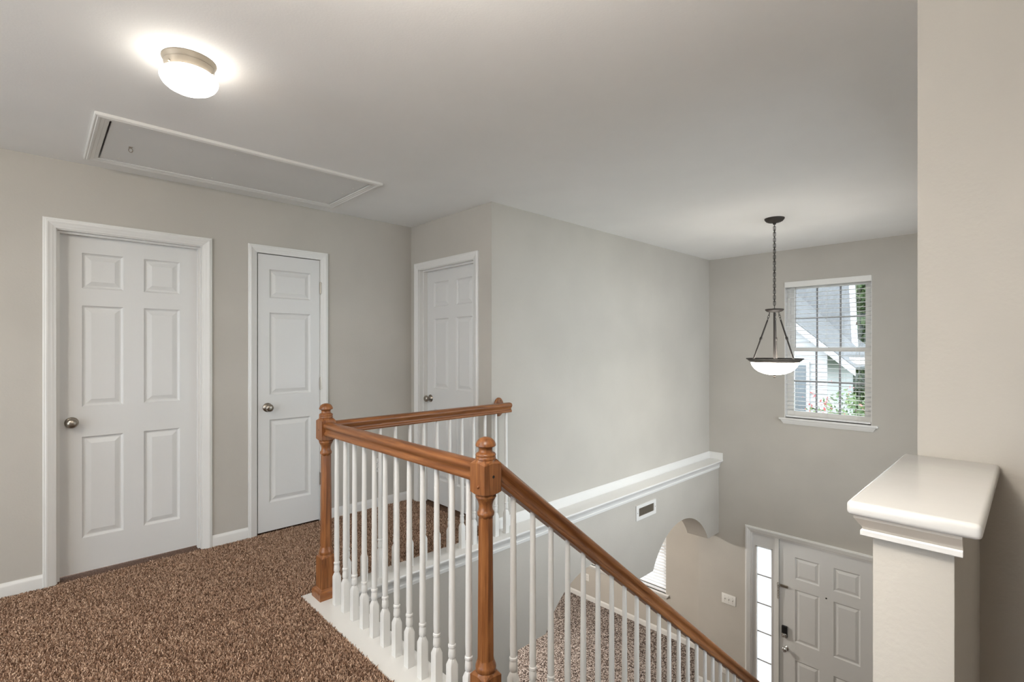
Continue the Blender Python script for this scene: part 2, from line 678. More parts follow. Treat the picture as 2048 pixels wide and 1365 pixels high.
# ------------------------------------------------------------------ mouldings
CASING = [(0.0, 0.0), (0.0, 0.009), (0.003, 0.011), (0.016, 0.0115), (0.019, 0.0135), (0.030, 0.0135), (0.034, 0.016), (0.038, 0.0175), (0.044, 0.0175), (0.047, 0.015),
          (0.053, 0.0155), (0.057, 0.0125), (0.057, 0.0)]


def casing(parent, a, b, zt, z0, put, mtl=TRIM, head_only=False, sides=(True, True)):
    """mitred door or window casing around clear edges a..b, head at zt. put(u,n,z): n<0 is out of the wall."""
    for k, (e, sg) in enumerate(((a, -1), (b, 1))):
        if not sides[k]:
            continue
        bm = bmesh.new()
        prism(bm, None, [put(e + sg * w, -d, z0) for w, d in CASING], [put(e + sg * w, -d, zt + w) for w, d in CASING])
        finish(bm, 'side_casing', mtl, parent, 35)
    bm = bmesh.new()
    prism(bm, None, [put(a - w, -d, zt + w) for w, d in CASING], [put(b + w, -d, zt + w) for w, d in CASING])
    finish(bm, 'head_casing', mtl, parent, 35)


def jamb(parent, a, b, zt, z0, put, depth, stop=None):
    for e0, e1 in ((a - .012, a), (b, b + .012)):
        bm = bmesh.new()
        pts = [(e0, 0), (e1, 0), (e1, depth), (e0, depth)]
        prism(bm, None, [put(u, n, z0) for u, n in pts], [put(u, n, zt + .012) for u, n in pts])
        finish(bm, 'jamb', TRIM, parent)
    bm = bmesh.new()
    pts = [(zt, 0), (zt + .012, 0), (zt + .012, depth), (zt, depth)]
    prism(bm, None, [put(a, n, z) for z, n in pts], [put(b, n, z) for z, n in pts])
    finish(bm, 'jamb', TRIM, parent)
    if stop:
        s0, s1 = stop
        bm = bmesh.new()
        for e0, e1 in ((a, a + .011), (b - .011, b)):
            pts = [(e0, s0), (e1, s0), (e1, s1), (e0, s1)]
            prism(bm, None, [put(u, n, z0) for u, n in pts], [put(u, n, zt) for u, n in pts])
        pts = [(zt - .011, s0), (zt, s0), (zt, s1), (zt - .011, s1)]
        prism(bm, None, [put(a + .011, n, z) for z, n in pts], [put(b - .011, n, z) for z, n in pts])
        finish(bm, 'door_stop', TRIM, parent)


def leaf(parent, a, b, z0, z1, put, n0, thick, cols, rows, mtl=DOORW):
    """door leaf with recessed raised panels; cols/rows in (u0,u1)/(z0,z1). Panels are objects of their own."""
    bm = bmesh.new()
    holed(bm, a, b, z0, z1, [(c[0], c[1], r[0], r[1]) for c in cols for r in rows], lambda u, n, z: put(u, n0 + n, z), thick)
    lf = finish(bm, 'door_leaf', mtl, parent)
    for c in cols:
        for r in rows:
            # moulded sticking, cove, bevel, raised field
            rings = [(0.0, 0.0), (0.005, 0.0070), (0.012, 0.0115), (0.018, 0.0115), (0.043, 0.0030)]
            bm = bmesh.new()
            vs_ = []
            for ins, dep in rings:
                q = [(c[0] + ins, r[0] + ins), (c[1] - ins, r[0] + ins), (c[1] - ins, r[1] - ins), (c[0] + ins, r[1] - ins)]
                vs_.append([bm.verts.new(put(u, n0 + dep, z)) for u, z in q])
            for p, q in zip(vs_, vs_[1:]):
                for k in range(4):
                    k2 = (k + 1) % 4
                    bm.faces.new((p[k], p[k2], q[k2], q[k]))
            bm.faces.new(vs_[-1])
            bkv = [bm.verts.new(put(u, n0 + thick, z)) for u, z in ((c[0], r[0]), (c[1], r[0]), (c[1], r[1]), (c[0], r[1]))]
            for k in range(4):
                k2 = (k + 1) % 4
                bm.faces.new((vs_[0][k], vs_[0][k2], bkv[k2], bkv[k]))
            bm.faces.new(bkv)
            finish(bm, 'panel', mtl, lf)
    return lf


def knob(parent, pos, axis, mtl=NICKEL, s=1.0):
    prof = [(0.0, 0.0), (0.033, 0.0), (0.033, 0.003), (0.030, 0.007), (0.016, 0.010), (0.0125, 0.014), (0.0115, 0.026), (0.014, 0.031), (0.024, 0.036), (0.0275, 0.044),
            (0.0270, 0.053), (0.022, 0.060), (0.010, 0.0635), (0.0, 0.064)]
    return latheo('knob', [(r * s, d * s) for r, d in prof], pos, mtl, parent, axis, 28, 50)


ROWS = [(0.213, 0.822), (1.003, 1.612), (1.716, 1.929)]

# wide door on the left
d1 = empty('door_1', (0.44, YA, 0), 'wide white six-panel door with the knob on its left edge', 'door', None, 'structure')
casing(d1, D1[0] - .005, D1[1] + .005, DH + .005, 0, putA)
jamb(d1, *D1, DH, 0, putA, .115, (.038, .079))
leaf(d1, D1[0] + .003, D1[1] - .003, 0.010, DH - .004, putA, .080, .035, [(0.197, 0.395), (0.498, 0.694)], ROWS)
knob(d1, (0.150, YA + .080, 0.912), '-y')
# narrow closet door
d2 = empty('door_2', (1.378, YA, 0), 'narrow white closet door with three panels and hinges', 'door', None, 'structure')
casing(d2, D2[0] - .004, D2[1] + .004, DH + .008, 0, putA)
jamb(d2, *D2, DH + .008, 0, putA, .115, (.040, .075))
leaf(d2, D2[0] + .005, D2[1] - .003, 0.016, DH + .002, putA, -.002, .035, [(1.233, 1.534)], [(0.222, 0.830), (1.011, 1.616), (1.724, 1.932)])
knob(d2, (1.219, YA - .002, 0.922), '-y')
for zh in (1.825, 1.078, 0.334):
    bm = bmesh.new()
    lathe(bm, [(0.0, -.047), (.0055, -.047), (.0055, .047), (0, .047)], (D2[1] + .001, YA - .008, zh), 'z', 10)
    for q in (-.0155, .0155):
        lathe(bm, [(0.006, q - .0006), (.006, q + .0006)], (D2[1] + .001, YA - .008, zh), 'z', 10)
    box(bm, D2[1] - .001, D2[1] + .012, YA - .0125, YA - .010, zh - .044, zh + .044)
    finish(bm, 'hinge', NICKEL, d2, 40)
# door behind the banister
d3 = empty('door_3', (XB, 3.357, 0), 'white six-panel door on the short wall behind the banister', 'door', None, 'structure')
casing(d3, D3[0] - .005, D3[1] + .005, DH + .005, 0, putB)
jamb(d3, *D3, DH, 0, putB, .115, (.040, .079))
leaf(d3, D3[0] + .003, D3[1] - .003, 0.010, DH - .004, putB, .080, .035, [(3.096, 3.309), (3.413, 3.628)], ROWS)
knob(d3, (XB + .080, 3.676, 0.912), '-x')

BASE = [(0.0, 0.0), (0.012, 0.0), (0.012, 0.058), (0.0105, 0.066), (0.006, 0.073), (0.004, 0.080), (0.0, 0.080)]


def baseboard(name, A, B, nrm, z, label, prof=BASE, mtl=TRIM):
    A, B, nrm = Vector(A), Vector(B), Vector(nrm)
    bm = bmesh.new()
    prism(bm, None, [(A.x + nrm.x * d, A.y + nrm.y * d, z + h) for d, h in prof], [(B.x + nrm.x * d, B.y + nrm.y * d, z + h) for d, h in prof])
    return struct(finish(bm, name, mtl, None, 35), label, 'baseboard')


c_ = .062
baseboard('baseboard_left', (HX0, YA, 0), (D1[0] - c_, YA, 0), (0, -1, 0), -.002, 'white baseboard at the frame edge beside the wide door')
baseboard('baseboard_middle', (D1[1] + c_, YA, 0), (D2[0] - c_ + .001, YA, 0), (0, -1, 0), -.002, 'short white baseboard between the wide and narrow doors')
baseboard('baseboard_back', (D2[1] + c_, YA, 0), (XB, YA, 0), (0, -1, 0), -.002, 'white baseboard behind the balusters under the outlet')
baseboard('baseboard_corner', (XB, YC, 0), (XB, D3[0] - c_, 0), (-1, 0, 0), -.002, 'short white baseboard at the outside corner past the banister')
baseboard('baseboard_dining', (XDIN, YL2, 0), (XDIN, 6.9, 0), (-1, 0, 0), ZF, 'white baseboard of the lower room seen behind the balusters')
baseboard('baseboard_foyer', (XD, 2.342, 0), (XD, YL2, 0), (-1, 0, 0), ZF, 'white baseboard of the entry below the triple switch')

# ------------------------------------------------------------------ white ledge along the stairwell wall
lg = empty('trim_1', (3.6, 2.67, 0), 'long white ledge with moulding running along the stairwell wall', 'ledge', None, 'structure')
bm = bmesh.new()
prof = [(2.768, -.030), (2.768, 0.0), (2.604, 0.0), (2.598, -.003), (2.595, -.010), (2.598, -.019), (2.604, -.022), (2.612, -.030)]
prism(bm, None, [(1.230, y, z) for y, z in prof], [(XD, y, z) for y, z in prof])
finish(bm, 'ledge_board', TRIM, lg, 35)
bm = bmesh.new()
prof = [(YL, -.022), (2.618, -.022), (2.618, -.034), (2.622, -.040), (2.630, -.050), (2.638, -.066), (2.640, -.078), (2.636, -.082), (2.636, -.090), (2.643, -.094), (2.643, -.104), (YL, -.106)]
prism(bm, None, [(1.230, y, z) for y, z in prof], [(XD, y, z) for y, z in prof])
finish(bm, 'cove_moulding', TRIM, lg, 25)
bm = bmesh.new()
prism(bm, None, [(XB, YC - d, z) for d, z in BASE], [(XD, YC - d, z) for d, z in BASE])
finish(bm, 'back_board', TRIM, lg, 35)
bm = bmesh.new()
prism(bm, None, [(XD - d, 2.600, z) for d, z in BASE], [(XD - d, YC - .004, z) for d, z in BASE])
finish(bm, 'end_board', TRIM, lg, 35)
# landing board under the near railing
lb = empty('trim_2', (1.137, 1.9, 0), 'white landing board below the near row of balusters', 'landing board', None, 'structure')
boxo('board', (LX0, 1.230, 1.262, 2.768, -.034, 0.0), TRIM, lb, .004, 2)
boxo('fascia_board', (1.16, 1.215, 1.262, YL - .001, -.34, -.034), TRIM, lb, .002)

# ------------------------------------------------------------------ railings
BAL = [(0.0100, 1.0), (0.0104, .93), (0.0120, .60), (0.0134, .262), (0.0122, .232), (0.0122, .226), (0.0150, .2235), (0.0155, .219), (0.0150, .2145), (0.0128, .212), (0.0128, .208),
       (0.0138, .205), (0.0150, .188), (0.0146, .176), (0.0115, .171), (0.0115, .168)]


def baluster_mesh(name, length, tilt=0.0):
    """turned white baluster, square foot; foot and head are cut to the slope when tilted."""
    bm = bmesh.new()
    top = length + .012
    prof = [(r, (z if z < .3 else .262 + (z - .262) * (top - .262) / (1.0 - .262))) for r, z in BAL]
    lathe(bm, prof[::-1], (0, 0, 0), 'z', 14)
    hw = .0163
    # square foot: sides up to .155 at edges, coped corners
    zc_, zm = .146, .160
    ring0 = [bm.verts.new((x, y, 0.0 - tilt * x)) for x, y in ((-hw, -hw), (hw, -hw), (hw, hw), (-hw, hw))]
    top8 = []
    for k in range(4):
        a = [(-hw, -hw), (hw, -hw), (hw, hw), (-hw, hw)][k]
        b2 = [(-hw, -hw), (hw, -hw), (hw, hw), (-hw, hw)][(k + 1) % 4]
        top8.append(bm.verts.new((a[0], a[1], zc_)))
        top8.append(bm.verts.new(((a[0] + b2[0]) / 2, (a[1] + b2[1]) / 2, zm)))
    bm.faces.new(ring0)
    for k in range(4):
        bm.faces.new((ring0[k], ring0[(k + 1) % 4], top8[(2 * k + 2) % 8], top8[2 * k + 1], top8[2 * k]))
    inner = [bm.verts.new((.0118 * math.cos(PI * 1.25 + PI / 4 * k), .0118 * math.sin(PI * 1.25 + PI / 4 * k), .1705)) for k in range(8)]
    for k in range(8):
        bm.faces.new((top8[k], top8[(k + 1) % 8], inner[(k + 1) % 8], inner[k]))
    bm.faces.new(inner)
    bmesh.ops.recalc_face_normals(bm, faces=bm.faces[:])
    me = bpy.data.meshes.new(name)
    bm.to_mesh(me)
    bm.free()
    me.materials.append(TRIM)
    for p in me.polygons:
        p.use_smooth = True
    me.set_sharp_from_angle(angle=math.radians(32))
    return me


RAILP = [(-.0225, 0), (-.0255, .004), (-.0265, .011), (-.0245, .016), (-.0205, .018), (-.0190, .024), (-.0205, .033), (-.0255, .039), (-.0300, .045), (-.0315, .052), (-.0290, .060),
         (-.0215, .0665), (-.0100, .0695), (0, .0702)]
RAILP = RAILP + [(-s, u) for s, u in RAILP[-2::-1]]


def newel(parent, cx, cy, foot, zoff=0.0):
    n = empty('newel_post', (cx, cy, 0), None, None)
    n.parent = parent
    n.location = Vector((cx, cy, 0)) - wloc(parent)
    O = (cx, cy, zoff)
    hw = .039
    # mushroom finial
    latheo('finial', [(0.0, 1.043), (.010, 1.0425), (.022, 1.038), (.031, 1.029), (.0358, 1.018), (.0362, 1.013), (.0340, 1.0105), (.0280, 1.0090), (.0245, 1.005), (.0238, .997),
                      (.0255, .991), (.0330, .987), (.0360, .983), (.0362, .979), (.0343, .9755), (.0362, .972), (.0362, .967), (.033, .964)][::-1], O, OAK_Z, n, 'z', 36, 38, 0, True, (cx, cy, 0))
    # square block with coped top and bottom

    def block(nm, z0, z0c, z1c, z1, r0, r1):
        bm = bmesh.new()
        sq = [(-hw, -hw), (hw, -hw), (hw, hw), (-hw, hw)]

        def ring8(zc_, zm):
            o = []
            for k in range(4):
                a, b2 = sq[k], sq[(k + 1) % 4]
                o.append(bm.verts.new((cx + a[0], cy + a[1], zc_ + zoff)))
                o.append(bm.verts.new((cx + (a[0] + b2[0]) / 2, cy + (a[1] + b2[1]) / 2, zm + zoff)))
            return o

        def circ(z, r):
            return [bm.verts.new((cx + r * math.cos(PI * 1.25 + PI / 4 * k), cy + r * math.sin(PI * 1.25 + PI / 4 * k), z + zoff)) for k in range(8)]
        T = ring8(z1c, z1c + .006) if r1 else ring8(z1c, z1c)
        B = ring8(z0c, z0c - .006) if r0 else ring8(z0c, z0c)
        for k in range(8):
            k2 = (k + 1) % 8
            bm.faces.new((B[k], B[k2], T[k2], T[k]))
        for ring, z, r in ((T, z1, r1), (B, z0, r0)):
            if r:
                c2 = circ(z, r)
                for k in range(8):
                    k2 = (k + 1) % 8
                    bm.faces.new((ring[k], ring[k2], c2[k2], c2[k]))
                bm.faces.new(c2)
            else:
                bm.faces.new(ring)
        return finish(bm, nm, OAK_Z, n, None, (cx, cy, 0))
    block('top_block', .838, .851, .949, .966, .034, .034)
    block('base_block', 0.0, 0.0, .205, .224, None, .033)
    latheo('turned_collar', [(.033, .842), (.0368, .838), (.0370, .833), (.0345, .830), (.0340, .827), (.0285, .818), (.0250, .806), (.0242, .797), (.0255, .788), (.0268, .784),
                             (.0300, .780), (.0308, .774), (.0298, .768), (.0262, .764), (.0245, .758)][::-1], O, OAK_Z, n, 'z', 36, 38, 0, True, (cx, cy, 0))
    latheo('shaft', [(.0300, .252), (.0262, .762)], O, OAK_Z, n, 'z', 8, 20, PI / 8, True, (cx, cy, 0))
    latheo('base_ring', [(.033, .219), (.0365, .224), (.0372, .232), (.0365, .240), (.0345, .243), (.0340, .247), (.0300, .256), (.0290, .262)], O, OAK_Z, n, 'z', 36, 38, 0, True, (cx, cy, 0))
    if foot:
        bm = bmesh.new()
        q0, q1 = .056, .0555
        lv = [(q0, -.002), (q1, .034), (.053, .042), (.046, .047), (.0435, .052), (.0395, .054)]
        rg = [[bm.verts.new((cx + sx * q, cy + sy * q, z)) for sx, sy in ((-1, -1), (1, -1), (1, 1), (-1, 1))] for q, z in lv]
        for a, b2 in zip(rg, rg[1:]):
            for k in range(4):
                k2 = (k + 1) % 4
                bm.faces.new((a[k], a[k2], b2[k2], b2[k]))
        bm.faces.new(rg[0])
        bm.faces.new(rg[-1])
        finish(bm, 'foot_moulding', OAK_X, n, None, (cx, cy, 0))
    return n


NX = 1.148
N1Y, N2Y = 2.680, 1.337
RB = .883            # underside of the level handrails
# near railing between the two newel posts
r1 = empty('landing_railing', (NX, 2.0, 0), 'near oak railing between the two newel posts with white balusters', 'railing', 'oak stair railings')
newel(r1, NX, N1Y, True, .010)
n2 = newel(r1, NX, N2Y, False)
# wooden button and screw hole on the near post
latheo('wood_plug', [(0, 0), (.0058, 0), (.0058, .003), (.004, .0055), (0, .0065)], (NX - .039, N2Y - .006, .874), OAK_Z, n2, '-x', 14)
latheo('screw_hole', [(0, -.0002), (.0052, -.0002), (.0052, .0006), (0, .0006)], (NX + .002, N2Y - .039, .908), DARK, n2, '-y', 14)
latheo('screw_hole', [(0, -.0002), (.0030, -.0002), (.0030, .0006), (0, .0006)], (NX - .039, N1Y + .004, .910), DARK, r1.children[0], '-x', 12)
bm = bmesh.new()
prism(bm, None, [(NX + s, N2Y + .039, RB + u) for s, u in RAILP], [(NX + s, N1Y - .039, RB + u) for s, u in RAILP])
finish(bm, 'handrail', OAK_Y, r1, 50)
BM1 = baluster_mesh('level_baluster', RB)
ys = [2.549, 2.447, 2.345, 2.243, 2.143, 2.043, 1.941, 1.839, 1.738, 1.638, 1.537, 1.435]
b0 = None
for y in ys:
    o = bpy.data.objects.new('baluster', BM1)
    COL.objects.link(o)
    o.parent = r1
    o.location = Vector((NX + .002, y, 0)) - wloc(r1)

# railing on the ledge
r2 = empty('ledge_railing', (1.85, N1Y, 0), 'far oak railing on the ledge ending at a wall rosette', 'railing', 'oak stair railings')
bm = bmesh.new()
prism(bm, None, [(NX + .039, N1Y + s, RB + u) for s, u in RAILP], [(2.532, N1Y + s, RB + u) for s, u in RAILP])
finish(bm, 'handrail', OAK_X, r2, 50)
for k in range(13):
    o = bpy.data.objects.new('baluster', BM1)
    COL.objects.link(o)
    o.parent = r2
    o.location = Vector((1.270 + k * .1022, N1Y - .002, 0)) - wloc(r2)
ro = bmesh.new()
prof = [(0, 0), (1.0, 0), (1.0, .008), (.93, .013), (.90, .014), (.86, .017), (0, .017)]
rings = []
for r, d in prof:
    if r == 0:
        rings.append([ro.verts.new((2.502, YC - d, .915))])
    else:
        rings.append([ro.verts.new((2.502 + r * .047 * math.cos(2 * PI * k / 40), YC - d, .915 + r * .070 * math.sin(2 * PI * k / 40))) for k in range(40)])
for a, b in zip(rings, rings[1:]):
    for k in range(40):
        k2 = (k + 1) % 40
        if len(a) == 1:
            ro.faces.new((a[0], b[k], b[k2]))
        elif len(b) == 1:
            ro.faces.new((a[k], a[k2], b[0]))
        else:
            ro.faces.new((a[k], a[k2], b[k2], b[k]))
rs = finish(ro, 'wall_rosette', OAK_Z, r2, 35)
latheo('screw_hole', [(0, 0), (.004, 0), (.004, .0176), (0, .0176)], (2.508, YC, .962), DARK, rs, '-y', 12)
boxo('rail_return', (2.478, 2.526, N1Y + .02, YC - .015, .895, .935), OAK_X, r2, .003)

# railing down the stairs on a sloped white curb
r3 = empty('stair_railing', (2.6, N2Y, -1.0), 'sloping oak handrail descending the stairs on white balusters', 'railing', 'oak stair railings')
XEND = 4.70
zs_ = lambda x: -.014 - STAIR_SLOPE * (x - 1.28)
bm = bmesh.new()
VS = math.hypot(1, STAIR_SLOPE)
x0 = NX + .039
SR = .815
prism(bm, None, [(x0, N2Y + s, zs_(x0) + SR + u * VS) for s, u in RAILP], [(XEND, N2Y + s, zs_(XEND) + SR + u * VS) for s, u in RAILP])
finish(bm, 'handrail', OAK_S, r3, 50)
BM3 = baluster_mesh('stair_baluster', SR, STAIR_SLOPE)
nb = 0
x = 1.283
while x < XEND - .05:
    o = bpy.data.objects.new('baluster', BM3)
    COL.objects.link(o)
    o.parent = r3
    o.location = Vector((x, N2Y, zs_(x))) - wloc(r3)
    x += .1042
    nb += 1
newel(r3, XEND + .039, N2Y, False, ZF - 0.0)
for o in [c for c in r3.children if c.type == 'EMPTY']:
    o.location.z = 0 - wloc(r3).z
# curb / closed stringer with cap board
st = empty('staircase', (2.9, .78, ZF), 'carpeted flight of stairs descending beside the half wall', 'stairs', None, 'structure')
bm = bmesh.new()
xa = 1.232
prism(bm, None, [(xa, y, zs_(xa) + d) for y, d in ((N2Y - .045, -.034), (N2Y - .045, 0), (N2Y + .045, 0), (N2Y + .045, -.034))],
      [(XEND, y, zs_(XEND) + d) for y, d in ((N2Y - .045, -.034), (N2Y - .045, 0), (N2Y + .045, 0), (N2Y + .045, -.034))])
finish(bm, 'curb_cap', TRIM, st)
bm = bmesh.new()
pts = [(xa, zs_(xa) - .034), (XEND, zs_(XEND) - .034), (XEND, ZF), (4.3, ZF), (xa, zs_(xa) - .36)]
prism(bm, None, [(x, N2Y - .03, z) for x, z in pts], [(x, N2Y + .03, z) for x, z in pts])
finish(bm, 'stringer', WALL, st)
RISE, RUN = -ZF / 15, .2413
for k in range(14):
    xk = 1.235 + k * RUN
    zk = -(k + 1) * RISE
    bm = bmesh.new()
    box(bm, xk, xk + RUN + .03, YE + .001, N2Y - .031, zk - RISE - .02, zk, .012, 2)
    finish(bm, 'step', CARPET, st, 40)

# ------------------------------------------------------------------ half wall with cap
hw_ = empty('half_wall', (1.5, .162, 0), 'cream half wall with a glossy white cap beside the stairs', 'half wall', None, 'structure')
HY_0, HY_1, HXF = .0998, .2245, 1.2195
boxo('wall_body', (HXF, XE + .001, HY_0, HY_1, -2.0, 1.021), WALL, hw_, .003, 2, 40)
boxo('cap_board', (1.183, XE + .001, .061, .262, 1.021, 1.050), CAPW, hw_, .009, 4, 50)


def crown(nm, A, B, nrm, parent, ends=(0, 0)):
    """crown strip against the body just below the cap; nrm points away from the wall."""
    A, B, nrm = Vector(A), Vector(B), Vector(nrm)
    t = (B - A).normalized()
    cove = [(0, 1.0205), (.027, 1.0205), (.027, 1.0155), (.024, 1.011), (.0195, 1.003), (.0155, .998), (.0140, .9935), (0, .9935)]
    bead = [(0, .9930), (.0150, .9930), (.0175, .990), (.0175, .981), (.0150, .979), (0, .979)]
    for name_, prof, m_ in ((nm, cove, CREAM), ('bead_strip', bead, TRIM)):
        bm = bmesh.new()
        prism(bm, None, [(A + nrm * d - t * (d * ends[0])).to_tuple()[:2] + (z,) for d, z in prof], [(B + nrm * d + t * (d * ends[1])).to_tuple()[:2] + (z,) for d, z in prof])
        finish(bm, name_, m_, parent, 30)


crown('crown_moulding', (HXF, HY_0 - .012, 0), (HXF, HY_1, 0), (-1, 0, 0), hw_, (0, 1))
crown('crown_moulding', (HXF, HY_1, 0), (XE, HY_1, 0), (0, 1, 0), hw_, (1, 0))

# ------------------------------------------------------------------ attic hatch
ah = empty('attic_hatch', (0.92, 3.33, H), 'long white attic hatch panel framed on the hall ceiling', 'attic hatch')
hx0, hx1, hy0, hy1 = 0.250, 1.588, 3.014, 3.648
CW = [(w * 1.03, d * 1.03) for w, d in CASING]
sides = [((hx0, hy0), (hx1, hy0), (0, -1)), ((hx0, hy1), (hx1, hy1), (0, 1)), ((hx0, hy0), (hx0, hy1), (-1, 0)), ((hx1, hy0), (hx1, hy1), (1, 0))]
for A, B, nn in sides:
    t = Vector((B[0] - A[0], B[1] - A[1])).normalized()
    bm = bmesh.new()
    pa = [(A[0] + nn[0] * w - t.x * w, A[1] + nn[1] * w - t.y * w, H - d) for w, d in CW]
    pb = [(B[0] + nn[0] * w + t.x * w, B[1] + nn[1] * w + t.y * w, H - d) for w, d in CW]
    prism(bm, None, pa, pb)
    finish(bm, 'frame_strip', TRIM, ah, 30)
pn = boxo('hatch_panel', (hx0 + .009, hx1 - .006, hy0 + .001, hy1 - .004, H - .006, H + .008), paint('hatch_panel_paint', (.74, .73, .71), .6, 60, .1, .001, .02), ah, .001)
for px, py in ((.330, 3.07), (.335, 3.59), (.80, 3.07), (.80, 3.59), (1.545, 3.17), (1.545, 3.33), (1.545, 3.52)):
    latheo('screw', [(0, 0), (.006, 0), (.005, .002), (0, .003)], (px, py, H - .006), PLASTIC, pn, '-z', 12)
bm = bmesh.new()
tube(bm, [(.365 + .009 * math.cos(a), 3.345, H - .022 + .011 * math.sin(a)) for a in np.linspace(0, 2 * PI, 15)[:-1]], .0018, 6, True)
box(bm, .357, .373, 3.335, 3.355, H - .008, H - .006)
finish(bm, 'pull_ring', NICKEL, ah, 50)

# ------------------------------------------------------------------ ceiling lamps
def flush_light(x, y, z, shade, label):
    t = empty('ceiling_light', (x, y, z), label, 'ceiling light', 'mushroom ceiling lights')
    latheo('lamp_base', [(0, 0), (.088, 0), (.089, .004), (.087, .008), (.0825, .016), (.0815, .019), (.0825, .021), (.081, .028), (.078, .040), (.0775, .046), (.070, .046)], (x, y, z), TANMETAL, t, '-z', 48, 35)
    latheo('glass_shade', [(.070, .040), (.074, .046), (.082, .049), (.091, .056), (.0955, .066), (.0945, .076), (.087, .090), (.074, .102), (.055, .112), (.030, .119), (0, .121)], (x, y, z), shade, t, '-z', 48, 60, 0, False)
    for k in range(3):
        a = 2 * PI * k / 3 - .55
        U = Vector((math.cos(a), math.sin(a), 0))
        bm = bmesh.new()
        lathe(bm, [(0, 0), (.0035, 0), (.0035, .006), (.002, .008), (0, .008)], Vector((x, y, z - .040)) + U * .076, (U, Vector((-U.y, U.x, 0)), Vector((0, 0, 1))), 10)
        finish(bm, 'thumb_screw', NICKEL, t, 40)
    return t


flush_light(.417, 2.200, H, SHADE_1, 'lit mushroom ceiling light near the attic hatch')
BLX, BLY = .25, .60  # unseen bowl lamp added where the camera flash would be
hb = empty('flash_bowl', (BLX, BLY, H), 'added glass bowl lamp above the frame standing in for the camera flash', 'ceiling light')
latheo('ceiling_canopy', [(0, 0), (.065, 0), (.065, .008), (.050, .022), (.012, .030), (0, .030)], (BLX, BLY, H), TANMETAL, hb, '-z', 32, 40)
latheo('stem', [(.006, 0), (.006, .465)], (BLX, BLY, H - .02), TANMETAL, hb, '-z', 12)
latheo('glass_bowl', [(r, d + .13) for r, d in ((.190, .255), (.188, .262), (.175, .290), (.150, .318), (.110, .340), (.060, .352), (0, .356))], (BLX, BLY, H), SHADE_FLASH, hb, '-z', 48, 60, 0, False)
latheo('finial', [(0, 0), (.012, 0), (.010, .010), (0, .018)], (BLX, BLY, H - .486), TANMETAL, hb, '-z', 16)
flush_light(-1.05, 2.05, H, emissive('lit_frosted_shade_far', (1.0, 0.93, 0.82), HALL_LAMP_3), 'ceiling light farther along the hall out of view')
flush_light(4.55, 4.70, -.40, SHADE_D, 'ceiling light of the lower room hidden by the arches')

# ------------------------------------------------------------------ pendant
PX, PY = 4.463, 1.497
pd = empty('pendant_light', (PX, PY, H), 'bronze bowl pendant hanging on a chain over the stairwell', 'pendant light')
latheo('ceiling_canopy', [(0, 0), (.076, 0), (.076, .006), (.072, .013), (.063, .024), (.050, .031), (.020, .035), (.013, .040), (.010, .052), (0, .052)], (PX, PY, H), BRONZE, pd, '-z', 36, 40)
ZT, ZB = H - .048, 1.695
nl = 29
bm = bmesh.new()
lk = []
for k in range(20):
    a = 2 * PI * k / 20
    c, s = math.cos(a), math.sin(a)
    lk.append((.0085 * c, 0, (.0115 if s > 0 else -.0115) * (1 if abs(s) > 1e-6 else 0) + .0085 * s))
tube(bm, lk, .0022, 6, True)
link0 = finish(bm, 'chain_link', BRONZE, pd, 60, (0, 0, 0))
for k in range(nl):
    z = ZT - (k + .5) * (ZT - ZB) / nl
    o = link0 if k == 0 else bpy.data.objects.new('chain_link', link0.data)
    if k:
        COL.objects.link(o)
        o.parent = pd
    o.location = Vector((PX, PY, z)) - wloc(pd)
    o.rotation_euler = (0, 0, (k % 2) * PI / 2 + .35 + .25 * math.sin(k * .9))
bm = bmesh.new()
tube(bm, [(PX, PY, ZT), (PX + .004, PY, (ZT + ZB) / 2), (PX, PY, ZB - .02)], .0028, 6)
finish(bm, 'lamp_cord', BRONZE, pd, 60)
latheo('hub', [(0, 0), (.012, 0), (.020, .004), (.068, .006), (.0715, .010), (.070, .016), (.060, .026), (.048, .031), (.020, .034), (0, .034)], (PX, PY, 1.688), BRONZE, pd, '-z', 36, 40)
latheo('centre_rod', [(.0085, 0), (.0085, .43)], (PX, PY, 1.665), BRONZE, pd, '-z', 14)
vx, vy = math.cos(math.radians(46.332)), math.sin(math.radians(46.332))   # arms set so that one falls behind the rod
for k in range(3):
    a = math.radians(12.5) + 2 * PI * k / 3
    U = Vector((math.cos(a), math.sin(a), 0))
    P = Vector((PX, PY, 0))
    arm = bmesh.new()
    A = P + U * .056 + Vector((0, 0, 1.588))
    B = P + U * .168 + Vector((0, 0, 1.268))
    tube(arm, [A, A * .5 + B * .5, B], .0062, 10)
    ar = finish(arm, 'arm', BRONZE, pd, 60)
    d = (B - A).normalized()
    bm = bmesh.new()
    sd = d.orthogonal().normalized()
    lathe(bm, [(.006, -.016), (.0095, -.010), (.0105, 0), (.0095, .010), (.006, .016)], A * .52 + B * .48, (d, sd, d.cross(sd)), 14)
    finish(bm, 'knuckle', BRONZE, ar, 40)
    bm = bmesh.new()
    C0 = P + U * .040 + Vector((0, 0, 1.648))
    for q in range(3):
        cc = C0.lerp(A, .15 + .35 * q)
        ax = (U if q % 2 else Vector((-U.y, U.x, 0)))
        dd = (A - C0).normalized()
        tube(bm, [cc + ax * (.0075 * math.cos(2 * PI * i / 14)) + dd * (.0145 * math.sin(2 * PI * i / 14)) for i in range(14)], .002, 6, True)
    finish(bm, 'arm_link', BRONZE, ar, 60)
latheo('rim_band', [(.172, .012), (.190, .004), (.214, 0), (.2165, .003), (.2150, .007), (.203, .013), (.199, .019), (.188, .026), (.181, .034), (.172, .036), (.168, .030), (.168, .016), (.172, .012)], (PX, PY, 1.270), BRONZE, pd, '-z', 64, 30, 0, False)
